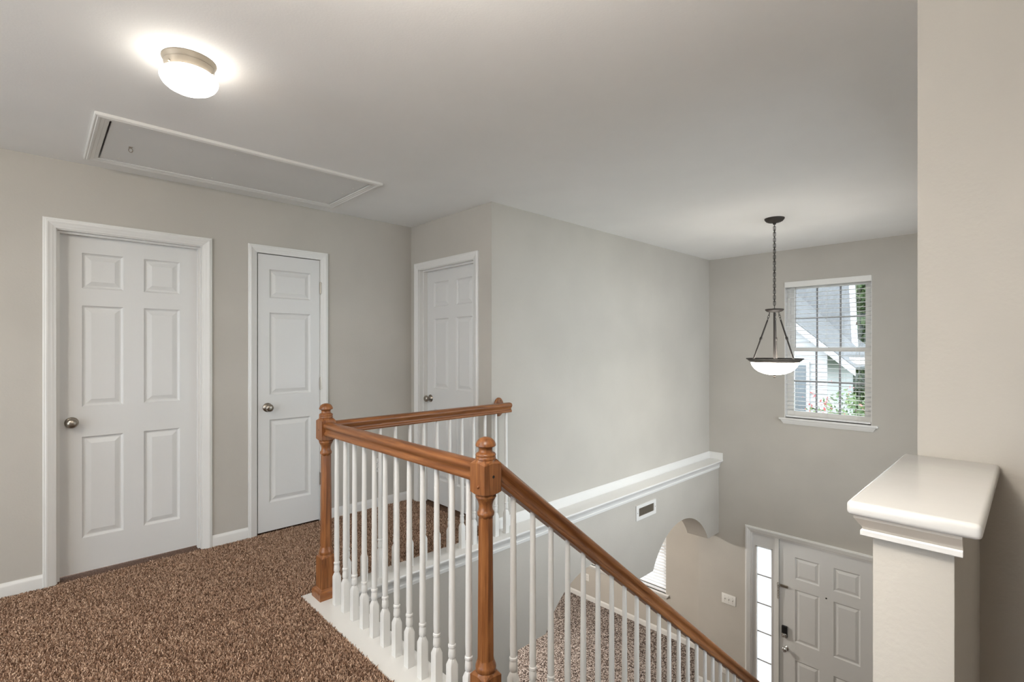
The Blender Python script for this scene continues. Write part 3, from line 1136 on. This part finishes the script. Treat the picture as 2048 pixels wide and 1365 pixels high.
latheo('glass_bowl', [(.1800, .024), (.1795, .036), (.170, .062), (.150, .090), (.120, .113), (.080, .129), (.040, .137), (0, .139)], (PX, PY, 1.270), SHADE_P, pd, '-z', 64, 60, 0, False)
latheo('added_uplight_dish', [(.160, .026), (.155, .034), (.10, .040), (0, .042)], (PX, PY, 1.270), emissive('added_uplight_glow', (1.0, 0.95, 0.88), PENDANT_UP), pd, '-z', 40, 60, 0, False)  # glowing dish added inside the bowl to brighten the ceiling
latheo('finial', [(.0, 0), (.020, 0), (.019, .004), (.009, .008), (.0075, .013), (.0105, .019), (.008, .026), (0, .029)], (PX, PY, 1.134), BRONZE, pd, '-z', 20)

# ------------------------------------------------------------------ windows and blinds
def sash(parent, y0, y1, z0, z1, x, cols, rows, fw=.038):
    bm = bmesh.new()
    holed(bm, y0, y1, z0, z1, [(y0 + fw, y1 - fw, z0 + fw, z1 - fw)], lambda u, n, z: (x + n, u, z), .03)
    s = finish(bm, 'sash', PLASTIC, parent)
    gy0, gy1, gz0, gz1 = y0 + fw, y1 - fw, z0 + fw, z1 - fw
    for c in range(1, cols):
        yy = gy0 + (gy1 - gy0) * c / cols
        boxo('muntin', (x + .006, x + .022, yy - .009, yy + .009, gz0, gz1), GRILLE_BACKLIT, s)
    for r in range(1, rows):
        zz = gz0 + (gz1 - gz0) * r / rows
        boxo('muntin', (x + .0065, x + .0215, gy0, gy1, zz - .009, zz + .009), GRILLE_BACKLIT, s)
    bm = bmesh.new()
    bm.faces.new([bm.verts.new(v) for v in ((x + .014, gy0, gz0), (x + .014, gy1, gz0), (x + .014, gy1, gz1), (x + .014, gy0, gz1))])
    finish(bm, 'pane', GLASS, s)
    return s


def window(name, X, y0, y1, z0, z1, label, cols=3):
    wd = empty(name, (X, (y0 + y1) / 2, z0), label, 'window', None, 'structure')
    bm = bmesh.new()
    fw = .035
    holed(bm, y0, y1, z0, z1, [(y0 + fw, y1 - fw, z0 + fw, z1 - fw)], lambda u, n, z: (X + .075 + n, u, z), .07)
    finish(bm, 'window_frame', PLASTIC, wd)
    bm = bmesh.new()
    for a in ((X + .001, X + .075, y0, y0 + .006, z0, z1), (X + .001, X + .075, y1 - .006, y1, z0, z1), (X + .001, X + .075, y0, y1, z1 - .006, z1)):
        box(bm, *a)
    finish(bm, 'reveal', TRIM, wd)
    zm = (z0 + z1) / 2 + .005
    sash(wd, y0 + fw, y1 - fw, zm - .02, z1 - fw, X + .105, cols, 2)
    sash(wd, y0 + fw, y1 - fw, z0 + fw, zm + .02, X + .074, cols, 2)
    boxo('sill', (X - .035, X + .075, y0 - .052, y1 + .052, z0 - .024, z0), TRIM, wd, .006, 3, 40)
    bm = bmesh.new()
    prof = [(0, z0 - .024), (-.026, z0 - .024), (-.026, z0 - .031), (-.020, z0 - .045), (-.012, z0 - .060), (-.010, z0 - .068), (0, z0 - .068)]
    sh = lambda zz: .012 * (z0 - .024 - zz) / .044 * 2.2
    prism(bm, None, [(X + d, y0 - .036 + sh(zz), zz) for d, zz in prof], [(X + d, y1 + .036 - sh(zz), zz) for d, zz in prof])
    finish(bm, 'apron', TRIM, wd, 30)
    return wd


def blind(X, y0, y1, z0, z1, label, tilt=0.0, pitch=.0455):
    b = empty('window_blind', (X, (y0 + y1) / 2, z1), label, 'blind', 'white window blinds')
    yc = (y0 + y1) / 2
    boxo('valance', (X - .010, X + .006, y0 + .002, y1 - .002, z1 - .062, z1), PLASTIC, b, .004, 2)
    boxo('headrail', (X + .008, X + .060, y0 + .008, y1 - .008, z1 - .045, z1 - .003), PLASTIC, b)
    bm = bmesh.new()
    n = 7
    L = y1 - y0 - .022
    vs0, vs1 = [], []
    for i in range(n):
        s = -0.025 + .05 * i / (n - 1)
        hgt = .0022 * (1 - (s / .025) ** 2)
        c_, s_ = math.cos(tilt), math.sin(tilt)
        for th, arr in ((.0013, vs0), (-.0013, vs1)):
            q = (s * c_ - (hgt + th) * s_, s * s_ + (hgt + th) * c_)
            arr.append((q[0], q[1]))
    ring = vs0 + vs1[::-1]
    prism(bm, None, [(q[0], -L / 2, q[1]) for q in ring], [(q[0], L / 2, q[1]) for q in ring])
    s0 = finish(bm, 'slat', SLAT, b, 40, (0, 0, 0))
    z = z1 - .083
    k = 0
    while z > z0 + .055:
        o = s0 if k == 0 else bpy.data.objects.new('slat', s0.data)
        if k:
            COL.objects.link(o)
            o.parent = b
        o.location = Vector((X + .034, yc, z)) - wloc(b)
        z -= pitch
        k += 1
    boxo('bottom_rail', (X + .010, X + .058, y0 + .010, y1 - .010, z0 + .006, z0 + .026), SLAT, b, .003)
    for fy in (.14, .5, .86):
        yy = y0 + (y1 - y0) * fy
        bm = bmesh.new()
        for xx in (X + .0085, X + .0595):
            tube(bm, [(xx, yy, z1 - .05), (xx, yy, z0 + .02)], .0009, 5)
        finish(bm, 'ladder_cord', PLASTIC, b)
    return b


window('window_1', XD, *W1, 'white double-hung window with grilles high on the front wall')
b1 = blind(XD, W1[0], W1[1], W1[2], W1[3], 'open white slatted blind in the upper window behind the pendant')
# tilt wand and pull cords with tassels
bm = bmesh.new()
tube(bm, [(XD + .002, 1.800, 2.02), (XD - .004, 1.800, 1.36)], .0035, 8)
finish(bm, 'tilt_wand', GREYMETAL, b1, 50)
for yy, zb in ((1.235, 1.62), (1.243, .74)):
    bm = bmesh.new()
    tube(bm, [(XD - .012, yy, 2.02), (XD - .014, yy, zb)], .0011, 6)
    cd = finish(bm, 'pull_cord', PLASTIC, b1, 50)
    latheo('tassel', [(0, 0), (.004, 0), (.008, .026), (.0085, .030), (0, .031)], (XD - .014, yy, zb), GREYMETAL, cd, '-z', 10)
window('window_2', XDIN, *DW, 'wide white window of the lower room half hidden by an arch', 4)
blind(XDIN, DW[0], DW[1], DW[2], DW[3], 'tilted white blind in the lower window seen through the arch', math.radians(20))

w4 = empty('window_4', (4.0, YE, W4[2]), 'wide side window of the stairwell out of view', 'window', None, 'structure')
bm = bmesh.new()
holed(bm, W4[0], W4[1], W4[2], W4[3], [(W4[0] + .05, 3.975, W4[2] + .05, W4[3] - .05), (4.025, W4[1] - .05, W4[2] + .05, W4[3] - .05)], lambda u, n, z: (u, YE - .05 - n, z), .06)
finish(bm, 'window_frame', PLASTIC, w4)
for xa_, xb_ in ((W4[0] + .05, 3.975), (4.025, W4[1] - .05)):
    bm = bmesh.new()
    bm.faces.new([bm.verts.new(v) for v in ((xa_, YE - .08, W4[2] + .05), (xb_, YE - .08, W4[2] + .05), (xb_, YE - .08, W4[3] - .05), (xa_, YE - .08, W4[3] - .05))])
    finish(bm, 'pane', GLASS, w4)

w5 = empty('added_fill_window', (HX0, 1.75, W5[2]), 'unseen wide window added to fill the hall with daylight', 'window', None, 'structure')
bm = bmesh.new()
holed(bm, *W5, [(W5[0] + .05, 1.725, W5[2] + .05, W5[3] - .05), (1.775, W5[1] - .05, W5[2] + .05, W5[3] - .05)], lambda u, n, z: (HX0 - .03 - n, u, z), .05)
finish(bm, 'window_frame', PLASTIC, w5)
for ya_, yb_ in ((W5[0] + .05, 1.725), (1.775, W5[1] - .05)):
    bm = bmesh.new()
    bm.faces.new([bm.verts.new(v) for v in ((HX0 - .05, ya_, W5[2] + .05), (HX0 - .05, yb_, W5[2] + .05), (HX0 - .05, yb_, W5[3] - .05), (HX0 - .05, ya_, W5[3] - .05))])
    finish(bm, 'pane', GLASS, w5)

# ------------------------------------------------------------------ front door with sidelight
fd = empty('door_4', (XD, 1.5, ZF), 'white six-panel entry door with black keypad lock at the stair foot', 'door', None, 'structure')
casing(fd, 1.052, 2.277, FD[3] + .005, ZF, putD)
bm = bmesh.new()
for a in ((XD + .002, XD + .13, 2.262, 2.2805, ZF, FD[3]), (XD + .002, XD + .13, 1.041, 1.058, ZF, FD[3]), (XD + .002, XD + .13, 1.058, 2.262, FD[3] - .012, FD[3] - .001), (XD - .004, XD + .13, 1.972, 2.012, ZF, FD[3] - .012)):
    box(bm, *a)
finish(bm, 'door_frame', TRIM, fd)
DZ = FD[3] - .016
boxo('weatherstrip', (XD + .05, XD + .06, 1.06, 1.972, DZ - .004, DZ + .006), DARK, fd)
FR = [(ZF + .24, DZ - 1.285), (DZ - 1.085, DZ - .507), (DZ - .394, DZ - .155)]
leaf(fd, 1.062, 1.968, ZF + .012, DZ, putD, .018, .044, [(1.212, 1.446), (1.577, 1.812)], FR)
knob(fd, (XD + .018, 1.905, -1.985), '-x', CHROME)
kp = boxo('keypad_lock', (XD - .010, XD + .018, 1.884, 1.942, -1.860, -1.735), BLACKP, fd, .008, 3, 40)
boxo('lock_base', (XD - .012, XD + .018, 1.886, 1.940, -1.866, -1.815), CHROME, kp, .008, 3, 40)
latheo('lock_dial', [(0, 0), (.016, 0), (.016, .012), (.012, .016), (0, .016)], (XD - .010, 1.912, -1.838), CHROME, kp, '-x', 20)
latheo('peephole', [(0, 0), (.008, 0), (.008, .004), (0, .004)], (XD + .018, 1.512, -1.290), DARK, fd, '-x', 16)
boxo('latch_bar', (XD - .002, XD + .018, 1.880, 1.958, -1.312, -1.286), NICKEL, fd, .003, 2)
bm = bmesh.new()
for k in range(6):
    zc_ = -1.285 - k * .030
    tube(bm, [(XD - .010 + (.003 if k % 2 else 0), 1.976 + .008 * math.cos(a), zc_ + .017 * math.sin(a)) for a in np.linspace(0, 2 * PI, 11)[:-1]], .0028, 6, True)
finish(bm, 'latch_chain', NICKEL, fd, 50)
# sidelight
sl = empty('window_3', (XD, 2.13, ZF), 'tall frosted five-pane sidelight beside the entry door', 'window', None, 'structure')
SY0, SY1 = 2.012, 2.262
gz1 = -.940
PH = .327
bm = bmesh.new()
gz0 = gz1 - 5 * PH
holed(bm, SY0, SY1, ZF, FD[3] - .012, [(2.056, 2.212, gz0, gz1)], lambda u, n, z: (XD + .022 + n, u, z), .04)
finish(bm, 'sidelight_frame', DOORW, sl)
bm = bmesh.new()
for y0_, y1_ in ((2.045, 2.056), (2.212, 2.223)):
    box(bm, XD + .016, XD + .022, y0_, y1_, gz0 - .01, gz1 + .01)
box(bm, XD + .016, XD + .022, 2.045, 2.223, gz1, gz1 + .011)
box(bm, XD + .016, XD + .022, 2.045, 2.223, gz0 - .011, gz0)
finish(bm, 'glazing_bead', DOORW, sl)
for k in range(5):
    za, zb = gz1 - k * PH, gz1 - (k + 1) * PH
    boxo('pane', (XD + .040, XD + .043, 2.056, 2.212, zb + .004, za - .004), FROST, sl)
    if k < 4:
        boxo('muntin', (XD + .030, XD + .052, 2.056, 2.212, zb - .005, zb + .005), GREYMETAL, sl)

# ------------------------------------------------------------------ wall plates and vent
def plate(name, c, wdt, hgt, put, label, cat):
    """wall plate centred at (u,z)=c ; returns the empty and a function placing boxes on it."""
    t = empty(name, put(c[0], 0, c[1]), label, cat, 'white wall plates')
    bm = bmesh.new()
    q = [Vector(put(c[0] + a * wdt / 2, -n, c[1] + b * hgt / 2)) for n in (0, .006) for a in (-1, 1) for b in (-1, 1)]
    mn = [min(v[i] for v in q) for i in range(3)]
    mx = [max(v[i] for v in q) for i in range(3)]
    box(bm, mn[0], mx[0], mn[1], mx[1], mn[2], mx[2], .002, 2)
    finish(bm, 'cover_plate', PLASTIC, t, 40)

    def on(nm, u, z, w_, h_, n0, n1, m):
        q = [Vector(put(c[0] + u + a * w_ / 2, -n, c[1] + z + b * h_ / 2)) for n in (n0, n1) for a in (-1, 1) for b in (-1, 1)]
        mn = [min(v[i] for v in q) for i in range(3)]
        mx = [max(v[i] for v in q) for i in range(3)]
        bm = bmesh.new()
        box(bm, mn[0], mx[0], mn[1], mx[1], mn[2], mx[2])
        return finish(bm, nm, m, t)
    return t, on


t, on = plate('light_switch', (2.528, -1.666), .166, .118, putD, 'white triple light switch beside the entry door', 'light switch')
for u in (-.046, 0, .046):
    on('toggle_slot', u, 0, .011, .025, .0058, .0064, GREYMETAL)
    on('toggle', u, .006, .008, .011, .006, .016, PLASTIC)
    for z in (.03, -.03):
        on('screw', u, z, .005, .005, .006, .0068, NICKEL)


def outlet(c, put, label):
    t, on = plate('power_outlet', c, .072, .116, put, label, 'outlet')
    for z in (.022, -.022):
        on('receptacle', 0, z, .034, .030, .006, .0075, PLASTIC)
        on('slot', -.0065, z + .004, .003, .009, .0075, .0079, DARK)
        on('slot', .0065, z + .004, .003, .008, .0075, .0079, DARK)
        on('slot', 0, z - .008, .006, .006, .0075, .0079, DARK)
    on('screw', 0, 0, .005, .005, .006, .0068, NICKEL)


outlet((2.096, .356), putA, 'white duplex outlet low on the wall behind the balusters')
outlet((2.586, -2.52), putD, 'small white outlet near the entry baseboard below the switch')
outlet((5.140, -2.47), putE, 'white wall plate below the lower window sill behind the balusters')

vt = empty('air_vent', (4.36, YL, -.245), 'white air vent with grey louvres on the arched wall', 'vent')
vx0, vx1, vz0, vz1 = 4.180, 4.541, -.318, -.172
bm = bmesh.new()
holed(bm, vx0, vx1, vz0, vz1, [(vx0 + .045, vx1 - .040, vz0 + .035, vz1 - .032)], lambda u, n, z: (u, YL - .009 + n, z), .009)
finish(bm, 'vent_frame', TRIM, vt)
boxo('duct_back', (vx0 + .045, vx1 - .040, YL - .0015, YL - .0005, vz0 + .035, vz1 - .032), GREYMETAL, vt)
xx = vx0 + .050
bm = bmesh.new()
box(bm, -.0012, .0012, -.006, .0, vz0 + .035, vz1 - .032)
lv0 = finish(bm, 'louvre', TANMETAL, vt, None, (0, 0, 0))
k = 0
while xx < vx1 - .043:
    o = lv0 if k == 0 else bpy.data.objects.new('louvre', lv0.data)
    if k:
        COL.objects.link(o)
        o.parent = vt
    o.location = Vector((xx, YL - .0016, 0)) - wloc(vt)
    xx += .0128
    k += 1
for xs in (vx0 + .021, vx1 - .018):
    latheo('screw', [(0, 0), (.005, 0), (.004, .002), (0, .0025)], (xs, YL - .009, -.245), GREYMETAL, vt, '-y', 10)

# ------------------------------------------------------------------ outdoors
GRASS = carpet_mat('lawn_grass', (.12, .20, .06), (.07, .13, .04), (.03, .06, .02), 8)
struct(boxo('ground', (6.9, 60, -30, 40, -3.35, -3.15), GRASS), 'green lawn outside the front windows', 'ground')
BOUNCE_PALE = paint('pale_bounce', (.50, .49, .47), .9, 20, .2, .002, .08)  # pale ground added out of sight to bounce daylight upward
struct(boxo('bounce_ground', (-16.0, 11.0, -14, 16.0, -3.20, -3.12), BOUNCE_PALE), 'unseen pale concrete ground added to bounce daylight up into the rooms', 'bounce_ground')
SIDING = mat('white_siding', (.50, .51, .51), .6)[0]
FASCIA = mat('white_fascia', (.44, .44, .44), .5)[0]


def shingle_mat():
    m, n, l, b = mat('grey_shingles', (.22, .22, .22), .9)
    tc = n.new('ShaderNodeTexCoord')
    br = n.new('ShaderNodeTexBrick')
    br.inputs['Scale'].default_value = 3.0
    br.inputs['Color1'].default_value = (.15, .155, .155, 1)
    br.inputs['Color2'].default_value = (.125, .13, .13, 1)
    br.inputs['Mortar'].default_value = (.12, .12, .12, 1)
    br.inputs['Mortar Size'].default_value = .012
    l.new(tc.outputs['Object'], br.inputs['Vector'])
    l.new(br.outputs['Color'], b.inputs['Base Color'])
    return m


SHING = shingle_mat()
hs = empty('neighbour_house', (14, 5, -3.15), 'white sided neighbouring house with grey roof outside the upper window', 'house')


def slabo(name, quad, thick, m, parent):
    bm = bmesh.new()
    v = [Vector(q) for q in quad]
    nrm = (v[1] - v[0]).cross(v[2] - v[0]).normalized() * thick
    prism(bm, None, v, [q + nrm for q in v])
    return finish(bm, name, m, parent)


# main roof: slopes toward the viewer, near eave at x = 14
slabo('roof', [(14.0, 2.98, 1.25), (14.0, 14, 1.25), (18.0, 14, 4.9), (18.0, 3.98, 4.9)], .12, SHING, hs)
slabo('rake_board', [(13.98, 2.86, 1.20), (13.98, 2.98, 1.20), (18.0, 3.98, 4.86), (18.0, 3.82, 4.86)], .16, FASCIA, hs)
boxo('eave_board', (13.85, 13.97, 2.9, 14, 1.10, 1.26), FASCIA, hs)
bm = bmesh.new()
z = -3.15
while z < 1.1:
    prism(bm, None, [(14.30, 3.2, z), (14.025, 3.2, z), (14.295, 3.2, z + .18), (14.30, 3.2, z + .18)], [(14.30, 14, z), (14.025, 14, z), (14.295, 14, z + .18), (14.30, 14, z + .18)])
    z += .18
box(bm, 14.3, 14.4, 3.2, 14, -3.15, 1.2)
finish(bm, 'wall', SIDING, hs)
# front gable
gy = lambda y: 1.317 + .875 * (y - 2.896)
APY = 5.6
bm = bmesh.new()
z = -3.15
while z < gy(APY):
    z2 = z + .16
    ya = max(3.0, 2.896 + (z2 - 1.317) / .875 + .05)
    yb = 2 * APY - ya
    if yb - ya > .1:
        prism(bm, None, [(12.05, ya, z), (12.02, ya, z), (12.045, ya, z2), (12.05, ya, z2)], [(12.05, yb, z), (12.02, yb, z), (12.045, yb, z2), (12.05, yb, z2)])
    z = z2
box(bm, 12.05, 14.2, 3.0, 2 * APY - 3.0, -3.15, 1.2)
finish(bm, 'gable_wall', SIDING, hs)
for sg in (1, -1):
    yy = lambda y: y if sg == 1 else 2 * APY - y
    slabo('gable_roof', [(11.8, yy(2.45), gy(2.45) + .04), (15.5, yy(2.45), gy(2.45) + .04), (15.5, APY, gy(APY) + .04), (11.8, APY, gy(APY) + .04)], .07 * -sg, SHING, hs)
    slabo('gable_fascia', [(11.80, yy(2.45), gy(2.45) - .13), (11.80, yy(2.45), gy(2.45) + .02), (11.80, APY, gy(APY) + .02), (11.80, APY, gy(APY) - .13)], .04, FASCIA, hs)
wn = boxo('window', (11.98, 12.02, 3.32, 4.05, -.2, 1.05), FASCIA, hs)
boxo('pane', (11.965, 11.98, 3.39, 3.98, -.13, .98), mat('dark_far_glass', (.12, .14, .15), .1)[0], wn)


def leaf_mat(name, c0, c1):
    m, n, l, b = mat(name, c0, .6)
    g = n.new('ShaderNodeNewGeometry')
    r = n.new('ShaderNodeValToRGB')
    r.color_ramp.elements[0].color = (*c0, 1)
    r.color_ramp.elements[1].color = (*c1, 1)
    l.new(g.outputs['Random Per Island'], r.inputs['Fac'])
    l.new(r.outputs['Color'], b.inputs['Base Color'])
    return m


BARK = mat('bark', (.12, .085, .06), .9)[0]
LEAF1 = leaf_mat('leaf_green', (.04, .08, .03), (.14, .20, .08))
LEAF2 = leaf_mat('leaf_pale', (.08, .15, .055), (.25, .33, .15))
FLOW = leaf_mat('flower_red', (.55, .10, .10), (.75, .22, .20))


def crown_mesh(name, blobs, n, size, m, parent, seed):
    rng = np.random.default_rng(seed)
    wts = np.array([b[3] ** 2 for b in blobs])
    idx = rng.choice(len(blobs), n, p=wts / wts.sum())
    C = np.array([b[:3] for b in blobs])[idx]
    R = np.array([b[3] for b in blobs])[idx]
    v = rng.normal(0, 1, (n, 3))
    v /= np.linalg.norm(v, axis=1)[:, None]
    pos = C + v * (R * rng.uniform(.35, 1, n) ** .5)[:, None]
    a = rng.normal(0, 1, (n, 3))
    a /= np.linalg.norm(a, axis=1)[:, None]
    b = np.cross(a, rng.normal(0, 1, (n, 3)))
    b /= np.linalg.norm(b, axis=1)[:, None]
    s = size * rng.uniform(.6, 1.3, (n, 1))
    co = np.stack([pos - a * s, pos + b * s * .45, pos + a * s, pos - b * s * .45], 1)
    base = np.array(wloc(parent))
    me = bpy.data.meshes.new(name)
    me.from_pydata((co - base).reshape(-1, 3).tolist(), [], np.arange(n * 4).reshape(n, 4).tolist())
    me.materials.append(m)
    o = bpy.data.objects.new(name, me)
    COL.objects.link(o)
    o.parent = parent
    return o


def trunk(parent, pts, r):
    bm = bmesh.new()
    tube(bm, pts, r, 8)
    finish(bm, 'trunk', BARK, parent, 60)


def tree(name, base, blobs, n, size, m, label, seed, r=.12, group=None):
    t = empty(name, base, label, 'tree', group or 'trees outside the window')
    top = blobs[0]
    b = Vector(base)
    trunk(t, [b, b * .5 + Vector(top[:3]) * .5 + Vector((.1, .05, 0)), Vector(top[:3])], [r, r * .8, r * .4])
    c = crown_mesh('crown', blobs, n, size, m, t, seed)
    return t


tree('tree', (19.0, 3.0, -3.15), [(19, 3.0, 2.4, 1.5), (19.5, 2.9, 4.2, 1.5), (18.9, 3.3, .9, 1.2), (19.3, 1.6, 3.0, 1.6), (20.4, 4.2, 3.2, 1.6)], 15000, .15, LEAF2, 'tall green tree outside the upper window beside the grey roof', 11, .2)
tree('tree', (16.4, 2.3, -3.15), [(16.4, 2.4, .5, 1.0), (16.6, 1.6, 1.0, 1.1), (16.2, 2.6, -.6, 1.0)], 6000, .12, LEAF1, 'dark green tree low behind the flowering tree outside', 12, .15)
ft = tree('tree', (8.9, 1.55, -3.15), [(8.9, 1.60, .15, .55), (8.8, 1.95, .35, .40), (9.0, 1.35, .55, .42), (8.8, 2.25, .15, .35)], 1100, .045, LEAF2, 'small flowering tree with red blooms close outside the upper window', 13, .05)
crown_mesh('blossom', [(8.8, 2.05, .55, .35), (8.85, 2.35, .45, .25)], 45, .035, FLOW, ft, 14)
